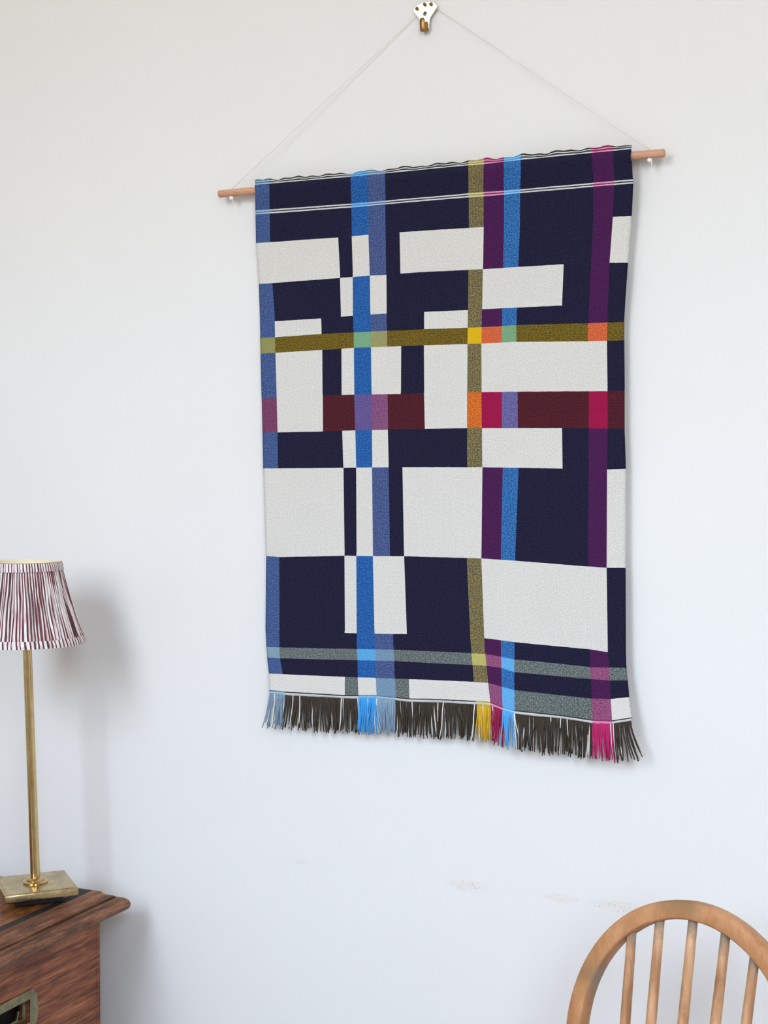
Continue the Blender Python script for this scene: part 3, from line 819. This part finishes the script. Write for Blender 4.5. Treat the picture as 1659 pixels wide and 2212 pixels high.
prof = [(-0.0085, 0.7300), (0.0005, 0.7282), (0.0025, 0.7262), (0.0050, 0.7232), (0.0095, 0.7206), (0.0145, 0.7195), (0.0142, 0.7140), (0.0170, 0.7135),
        (0.0176, 0.7172), (0.0200, 0.7168), (0.0250, 0.7148), (0.0290, 0.7112), (0.0310, 0.7062), (0.0305, 0.7015), (0.0285, 0.6985), (0.0250, 0.6972), (0.0, 0.6972)]
bm = bmesh.new()
NS = 60
prev = None
rr = random.Random(8)
for k, (o, z) in enumerate(prof):
    cor = path(o)
    line = []
    for a, b, n in ((cor[0], cor[1], 16), (cor[1], cor[2], NS), (cor[2], cor[3], 16)):
        for q in range(n):
            t = q / n
            j = 0.0
            if 9 < k < 15 and 0 < q < n:
                j = 0.0009 * (math.sin(q * 1.7 + k * 0.4) * math.sin(q * 0.43)) - (0.0012 if (q * 7 + k // 5) % 23 == 0 else 0)
            p = Vector((a[0] + (b[0] - a[0]) * t, a[1] + (b[1] - a[1]) * t, z))
            if a is cor[1]:
                p.x += j
            line.append(bm.verts.new(p))
    line.append(bm.verts.new((cor[3][0], cor[3][1], z)))
    if prev:
        for q in range(len(line) - 1):
            bm.faces.new((prev[q], prev[q + 1], line[q + 1], line[q]))
    prev = line
mesh_obj('top_moulding', rel(bm), M_mould, chest, 35)
bm = bmesh.new()
pi, po_ = path(-0.0205), path(-0.0085)
for k in range(3):
    bm.faces.new([bm.verts.new((p[0], p[1], TOPZ + 0.0003)) for p in (pi[k], pi[k + 1], po_[k + 1], po_[k])])
bmesh.ops.remove_doubles(bm, verts=bm.verts[:], dist=1e-5)
mesh_obj('inlay_border', rel(bm), M_inlay, chest)
bm = bmesh.new()
box(bm, XB, XF - 0.0170, YN + 0.0170, YE - 0.0170, 0.6985, TOPZ)
mesh_obj('top_panel', rel(bm), M_mahog_top, chest)

# pull plate outline in (y, z) about its centre: scalloped ends
PW, PH = 0.050, 0.027
half = [(0.0, PH), (0.030, PH), (0.0385, PH + 0.0004), (0.0415, PH - 0.0005), (0.0435, PH - 0.0050), (0.0475, PH - 0.0085), (0.0490, PH - 0.0120),
        (0.0485, PH - 0.0160), (0.0500, 0.008), (0.0505, 0.0)]
q1 = half
q4 = [(a, -b) for a, b in half[::-1][1:]]
right = q1 + q4
left = [(-a, b) for a, b in right[::-1][1:-1]]
OUT = right + left
HW, HH = 0.034, 0.0155
HOLE = [(-HW, -HH), (HW, -HH), (HW, HH), (-HW, HH)]
M_yz = Matrix(((0, 0, 1, 0), (1, 0, 0, 0), (0, 1, 0, 0), (0, 0, 0, 1)))
for dk, (za, zb) in enumerate(DR):
    zc = 0.612 if dk == 0 else (za + zb) / 2
    ya, yb = YN + 0.0105, YE - 0.0105
    pcs = (-0.2715, -0.788)
    rects = [[(ya, za), (yb, za), (yb, zb), (ya, zb)]]
    for yc in pcs:
        rects.append([(yc + a * 1.02, zc + b * 1.03) for a, b in HOLE])
    dmat = Matrix.Translation(Vector((XF - 0.009, 0, 0)) - cp) @ M_yz
    d = plate('drawer', rects, 0.018, M_mahog_y, chest, dmat, 0.0008)
    for yc in pcs:
        bm = bmesh.new()
        x1_ = XF - 0.0005
        for a in ((yc - HW - 0.002, yc - HW, zc - HH - 0.002, zc + HH + 0.002), (yc + HW, yc + HW + 0.002, zc - HH - 0.002, zc + HH + 0.002)):
            box(bm, x1_ - 0.022, x1_, a[0], a[1], a[2], a[3])
        for a in ((zc - HH - 0.002, zc - HH), (zc + HH, zc + HH + 0.002)):
            box(bm, x1_ - 0.022, x1_, yc - HW, yc + HW, a[0], a[1])
        box(bm, x1_ - 0.024, x1_ - 0.022, yc - HW - 0.002, yc + HW + 0.002, zc - HH - 0.002, zc + HH + 0.002)
        mesh_obj('pull_recess', rel(bm), M_black, d)
        plate('pull_plate', [[(yc + a, zc + b) for a, b in OUT], [(yc + a, zc + b) for a, b in HOLE]], 0.0020, M_pull, d,
              Matrix.Translation(Vector((XF + 0.0010, 0, 0)) - cp) @ M_yz, 0.0004)
        # inner lip of the plate and the flush bail
        bm = bmesh.new()
        lip = [(-HW + 0.004, -HH + 0.004), (HW - 0.005, -HH + 0.004), (HW - 0.005, HH - 0.003), (-HW + 0.004, HH - 0.003)]
        lin = [(a * 0.93, b * 0.82) for a, b in lip]
        vo = [bm.verts.new((XF - 0.002, yc + a, zc + b)) for a, b in lip]
        vi = [bm.verts.new((XF - 0.006, yc + a, zc + b)) for a, b in lin]
        vb = [bm.verts.new((XF - 0.006, yc + a, zc + b)) for a, b in lip]
        for k in range(4):
            bm.faces.new((vo[k], vo[(k + 1) % 4], vi[(k + 1) % 4], vi[k]))
            bm.faces.new((vo[k], vb[k], vb[(k + 1) % 4], vo[(k + 1) % 4]))
        tube(bm, [(XF - 0.004, yc - 0.026, zc + 0.004), (XF - 0.004, yc - 0.022, zc - 0.008), (XF - 0.004, yc + 0.012, zc - 0.008), (XF - 0.004, yc + 0.016, zc + 0.004)], 0.0022, seg=8)
        mesh_obj('bail', rel(bm), M_pull, d, 40)
        for sy, sz in ((0.0415, 0.0), (-0.0415, 0.0), (0.012, 0.0212), (-0.030, 0.0212), (0.012, -0.0212), (-0.030, -0.0212)):
            bm = bmesh.new()
            lathe(bm, [(0, 0.0008), (0.0016, 0.0006), (0.0022, 0.0)], 12)
            bmesh.ops.transform(bm, verts=bm.verts[:], matrix=Matrix.Translation(Vector((XF + 0.0020, yc + sy, zc + sz)) - cp) @ Matrix.Rotation(PI / 2, 4, 'Y'))
            mesh_obj('screw', bm, M_pull, d, 180)

# ------------------------------------------------------------------ table lamp
LB = Vector((-1.2658, -0.1507, TOPZ + 0.0004))
lamp = thing('table_lamp', 'brass candlestick table lamp with burgundy striped pleated shade on mahogany chest', 'lamp', LB)
PT = 0.0225       # top of the base plate above the chest
lean = lambda z: (-0.0345 * max(0.0, z - PT), 0.0)
bm = bmesh.new()
HB = 0.0495
box(bm, -HB + 0.017, HB - 0.017, -HB + 0.017, HB - 0.017, 0.0, 0.0125, 0.002)
o = mesh_obj('foot', bm, M_black, lamp); o.rotation_euler.z = math.radians(48.3)  # foot kept black and inset to read as shadow under the plate
bm = bmesh.new()
box(bm, -HB, HB, -HB, HB, 0.0120, PT - 0.0008, 0.0012)
r_ = bmesh.ops.create_cube(bm, size=1.0)
for v in r_['verts']:
    v.co = Vector((v.co.x * 2 * (HB - 0.004), v.co.y * 2 * (HB - 0.004), PT - 0.0006 + v.co.z * 0.0012))
o = mesh_obj('base_plate', bm, M_brass_dull, lamp, 30); o.rotation_euler.z = math.radians(48.3)
bm = bmesh.new()
lathe(bm, [(0, PT), (0.0170, PT), (0.0172, PT + 0.0020), (0.0160, PT + 0.0030), (0.0125, PT + 0.0032), (0.0123, PT + 0.0050), (0.0108, PT + 0.0062), (0.0075, PT + 0.0070), (0, PT + 0.0070)], 40)
mesh_obj('collar', bm, M_brass, lamp, 40)
bm = bmesh.new()
ZT = 1.165 - LB.z
lathe(bm, [(0.0066, PT + 0.004), (0.0063, 0.15), (0.0062, 0.30), (0.0060, ZT - 0.03), (0.0085, ZT - 0.028), (0.0085, ZT), (0, ZT)], 10, lean)
mesh_obj('stem', bm, M_brass, lamp, 50)
# shade: pleated fabric, trims, lining, carrier
SB, ST = 1.0875 - LB.z, 1.1985 - LB.z
RB, RT = 0.0798, 0.0502
rr = random.Random(21)
NSEG = 720
ple = []
ph = 0.0
for i in range(NSEG):
    ple.append(ph)
    ph += (2 * PI / NSEG) * 78 * (1 + 0.35 * math.sin(i * 0.11) + 0.25 * math.sin(i * 0.037 + 2))
ple_scale = round(ph / (2 * PI)) * 2 * PI / ph
ple = [p * ple_scale for p in ple]


def shade_surface(name, prof, mat, amp, uvscale, smooth):
    bm = bmesh.new()

    def rf(r, a, k):
        i = round(a / (2 * PI) * NSEG) % NSEG
        t = k / (len(prof) - 1)
        env = 0.45 + 0.55 * math.sin(PI * t)
        return r + amp * env * math.sin(ple[i] + 0.8 * math.sin(t * 4 + i * 0.05)) - amp * 0.4
    rings = lathe(bm, prof, NSEG, lean, rf if amp else None)
    uvl = bm.loops.layers.uv.new('UVMap')
    bm.verts.index_update()
    idx = {}
    for k, ring in enumerate(rings):
        for i, v in enumerate(ring):
            idx[v] = (i, k)
    for f in bm.faces:
        ii = [idx[v][0] for v in f.verts]
        wrap = max(ii) - min(ii) > NSEG / 2
        for lp in f.loops:
            i, k = idx[lp.vert]
            if wrap and i < NSEG / 2:
                i += NSEG
            lp[uvl].uv = (i / NSEG, k / (len(prof) - 1))
    return mesh_obj(name, bm, mat, lamp, smooth)


def cone(t):
    return RB + (RT - RB) * t - 0.0022 * math.sin(PI * t)


N = 14
sh = shade_surface('lamp_shade', [(cone(t / N), SB + (ST - SB) * t / N) for t in range(N + 1)], M_shade, 0.0013, 1, 180)
for nm, t0, t1 in (('bottom_trim', -0.005, 0.088), ('top_trim', 0.908, 1.01)):
    pr = []
    for k in range(6):
        t = t0 + (t1 - t0) * k / 5
        pr.append((cone(min(1, max(0, t))) + 0.0011 + 0.0006 * math.sin(PI * k / 5), SB + (ST - SB) * t))
    shade_surface(nm, pr, M_band, 0.0, 1, 180)
bm = bmesh.new()
lathe(bm, [(cone(t / 8) - 0.0035, SB + 0.002 + (ST - SB - 0.001) * t / 8) for t in range(9)] + [(RT + 0.0012, ST + 0.0016)], 96, lean)
mesh_obj('lining', bm, M_lining, lamp, 180)
bm = bmesh.new()
lx = lean(ZT)[0]
for k in range(3):
    a = 2 * PI * k / 3 + 0.5
    tube(bm, [(lx, 0, ZT - 0.02), (lx + 0.025 * math.cos(a), 0.025 * math.sin(a), ZT - 0.004), (lean(ST)[0] + (RT - 0.004) * math.cos(a), (RT - 0.004) * math.sin(a), ST - 0.012)], 0.0011, seg=6)
tube(bm, [(lx, 0, ZT - 0.004), (lx, 0, ZT + 0.004)], 0.010, seg=16)
mesh_obj('shade_carrier', bm, M_knot, lamp, 60)

# ------------------------------------------------------------------ hoop back chair
A_, LEAN = math.radians(70.0), math.radians(10.4)
Rv = Vector((math.sin(A_), -math.cos(A_), 0))
Bv = Vector((math.cos(A_), math.sin(A_), 0))
Vv = Vector((0, 0, math.cos(LEAN))) + Bv * math.sin(LEAN)
Nv = Rv.cross(Vv).normalized()
TOP = Vector((-0.3281, -0.2107, 0.8605))
SEATZ = 0.45
depth_w = (TOP.z - SEATZ) / math.cos(LEAN)
seat_c = TOP - Vv * depth_w
chair = thing('dining_chair', 'honey coloured wooden hoop back dining chair with slim spindles against the wall', 'chair', (seat_c.x, seat_c.y, 0.0))
co = Vector(chair.location)
HA, HBB, HT, HD = 0.152, 0.166, 0.0205, 0.0215      # outer half width, arch height, bow width, bow depth


def bp(u, w, d=0.0):
    return TOP + Rv * u - Vv * w + Nv * d - co


bm = bmesh.new()
pts = []
am, bmm = HA - HT / 2, HBB - HT / 2
NW = depth_w + 0.01
side = [(-am * (1 - 0.13 * ((w - HBB) / (NW - HBB)) ** 1.6), w) for w in [HBB + (NW - HBB) * k / 10 for k in range(10, 0, -1)]]
arc = [(-am * math.cos(PI * k / 48), HBB - bmm * math.sin(PI * k / 48)) for k in range(49)]
allp = side + arc + [(-u, w) for u, w in side[::-1]]
c_ = 0.32
sect = []
for k in range(16):
    a = 2 * PI * k / 16
    ca, sa = math.cos(a), math.sin(a)
    sect.append((math.copysign(abs(ca) ** 0.38, ca) * HD / 2, math.copysign(abs(sa) ** 0.38, sa) * HT / 2))
tube(bm, [bp(u, w) for u, w in allp], 1.0, sect=sect, ref=Nv)
bm.normal_update()
bmesh.ops.recalc_face_normals(bm, faces=bm.faces[:])
mid = bp(0, HBB * 1.02)
for f in bm.faces:
    d = mid - f.calc_center_median()
    d -= Nv * d.dot(Nv)
    if d.length > 0 and f.normal.dot(d.normalized()) > 0.8:
        f.material_index = 1
mesh_obj('hoop', bm, [M_beech, M_beech_in], chair, 50)


def m_spindle():
    m = Mat('spindle_beech_residue')
    v = m.coord('Object', (5, 5, 0.8))
    f = m.noise(v, 16, 6, 0.6, 0.4)
    col = m.ramp(f, [(0.34, s2l((158, 110, 72))), (0.5, s2l((194, 144, 102))), (0.68, s2l((214, 168, 126)))])
    sep = m.n('ShaderNodeSeparateXYZ')
    tc = m.n('ShaderNodeTexCoord')
    m.l(tc.outputs['Generated'], sep.inputs[0])
    n2 = m.noise(m.coord('Object'), 95, 4, 0.6)
    k = m.math('MULTIPLY', m.math('ADD', sep.outputs['Z'], m.math('MULTIPLY', n2, 0.16)), 0.5)
    msk = m.ramp(k, [(0.500, (0, 0, 0)), (0.522, (0.75,) * 3)])
    m.color(m.mix(msk, col, rgba((126, 124, 110))))        # grey left-over paint where the spindles meet the bow
    m.set(Roughness=0.5)
    return m.m


M_spin = m_spindle()
M_elm = m_wood('elm_seat', (150, 104, 66), (188, 140, 96), (208, 164, 120), (1, 6, 6), 10, 0.45, 0.2)
for u_top, u_bot in ((-0.0835, -0.068), (-0.0490, -0.0395), (-0.0075, -0.005), (0.0335, 0.0275), (0.0700, 0.058)):
    wt = HBB - bmm * math.sqrt(max(0, 1 - (u_top / am) ** 2)) - 0.001
    bm = bmesh.new()
    P0, P1 = bp(u_bot, depth_w + 0.008), bp(u_top, wt)
    pts = [P0.lerp(P1, k / 8) for k in range(9)]
    rad = [0.0051 + 0.0010 * math.sin(PI * k / 8) for k in range(9)]
    tube(bm, pts, rad, seg=14)
    mesh_obj('spindle', bm, M_spin, chair, 180)
# seat (rounded shield), legs, stretchers; F = forwards
Fv = -Bv
bm = bmesh.new()
ring = []
for k in range(48):
    a = 2 * PI * k / 48
    fx = math.cos(a)
    sx = math.sin(a)
    rx = 0.205 * math.copysign(abs(sx) ** 0.75, sx) * (1.0 + 0.06 * fx)
    ry = 0.20 * math.copysign(abs(fx) ** 0.75, fx) + 0.165
    ring.append(Rv * rx + Fv * ry)
levels = [(-0.032, 0.90), (-0.026, 0.96), (-0.010, 1.0), (-0.003, 0.985), (0.0, 0.95), (-0.004, 0.75), (-0.008, 0.45)]
cen = Fv * 0.165
rows = []
for dz, sc in levels:
    rows.append([bm.verts.new(cen + (p - cen) * sc + Vector((0, 0, SEATZ + dz))) for p in ring])
for a, b in zip(rows, rows[1:]):
    for k in range(48):
        bm.faces.new((a[k], a[(k + 1) % 48], b[(k + 1) % 48], b[k]))
bm.faces.new(rows[0][::-1])
bm.faces.new(rows[-1])
mesh_obj('seat', bm, M_elm, chair, 50)
legs = {}
for sx in (-1, 1):
    for fy in (0, 1):
        top = Rv * (sx * 0.135) + Fv * (0.06 if fy == 0 else 0.285) + Vector((0, 0, SEATZ - 0.028))
        bot = Rv * (sx * 0.185) + Fv * (-0.03 if fy == 0 else 0.345)
        legs[(sx, fy)] = (top, bot)
        bm = bmesh.new()
        pts = [bot.lerp(top, k / 8) for k in range(9)]
        tube(bm, pts, [0.0105 + 0.0075 * math.sin(PI * (k / 8) * 0.85 + 0.1) for k in range(9)], seg=14)
        for v in bm.verts:
            v.co.z = max(0.0, v.co.z)
        mesh_obj('leg', bm, M_beech, chair, 50)
mids = []
for sx in (-1, 1):
    a = legs[(sx, 0)][1].lerp(legs[(sx, 0)][0], 0.42)
    b = legs[(sx, 1)][1].lerp(legs[(sx, 1)][0], 0.42)
    mids.append((a + b) / 2)
    bm = bmesh.new()
    tube(bm, [a.lerp(b, k / 6) for k in range(7)], [0.007 + 0.003 * math.sin(PI * k / 6) for k in range(7)], seg=12)
    mesh_obj('stretcher', bm, M_beech, chair, 50)
bm = bmesh.new()
tube(bm, [mids[0].lerp(mids[1], k / 6) for k in range(7)], [0.007 + 0.003 * math.sin(PI * k / 6) for k in range(7)], seg=12)
mesh_obj('stretcher', bm, M_beech, chair, 50)
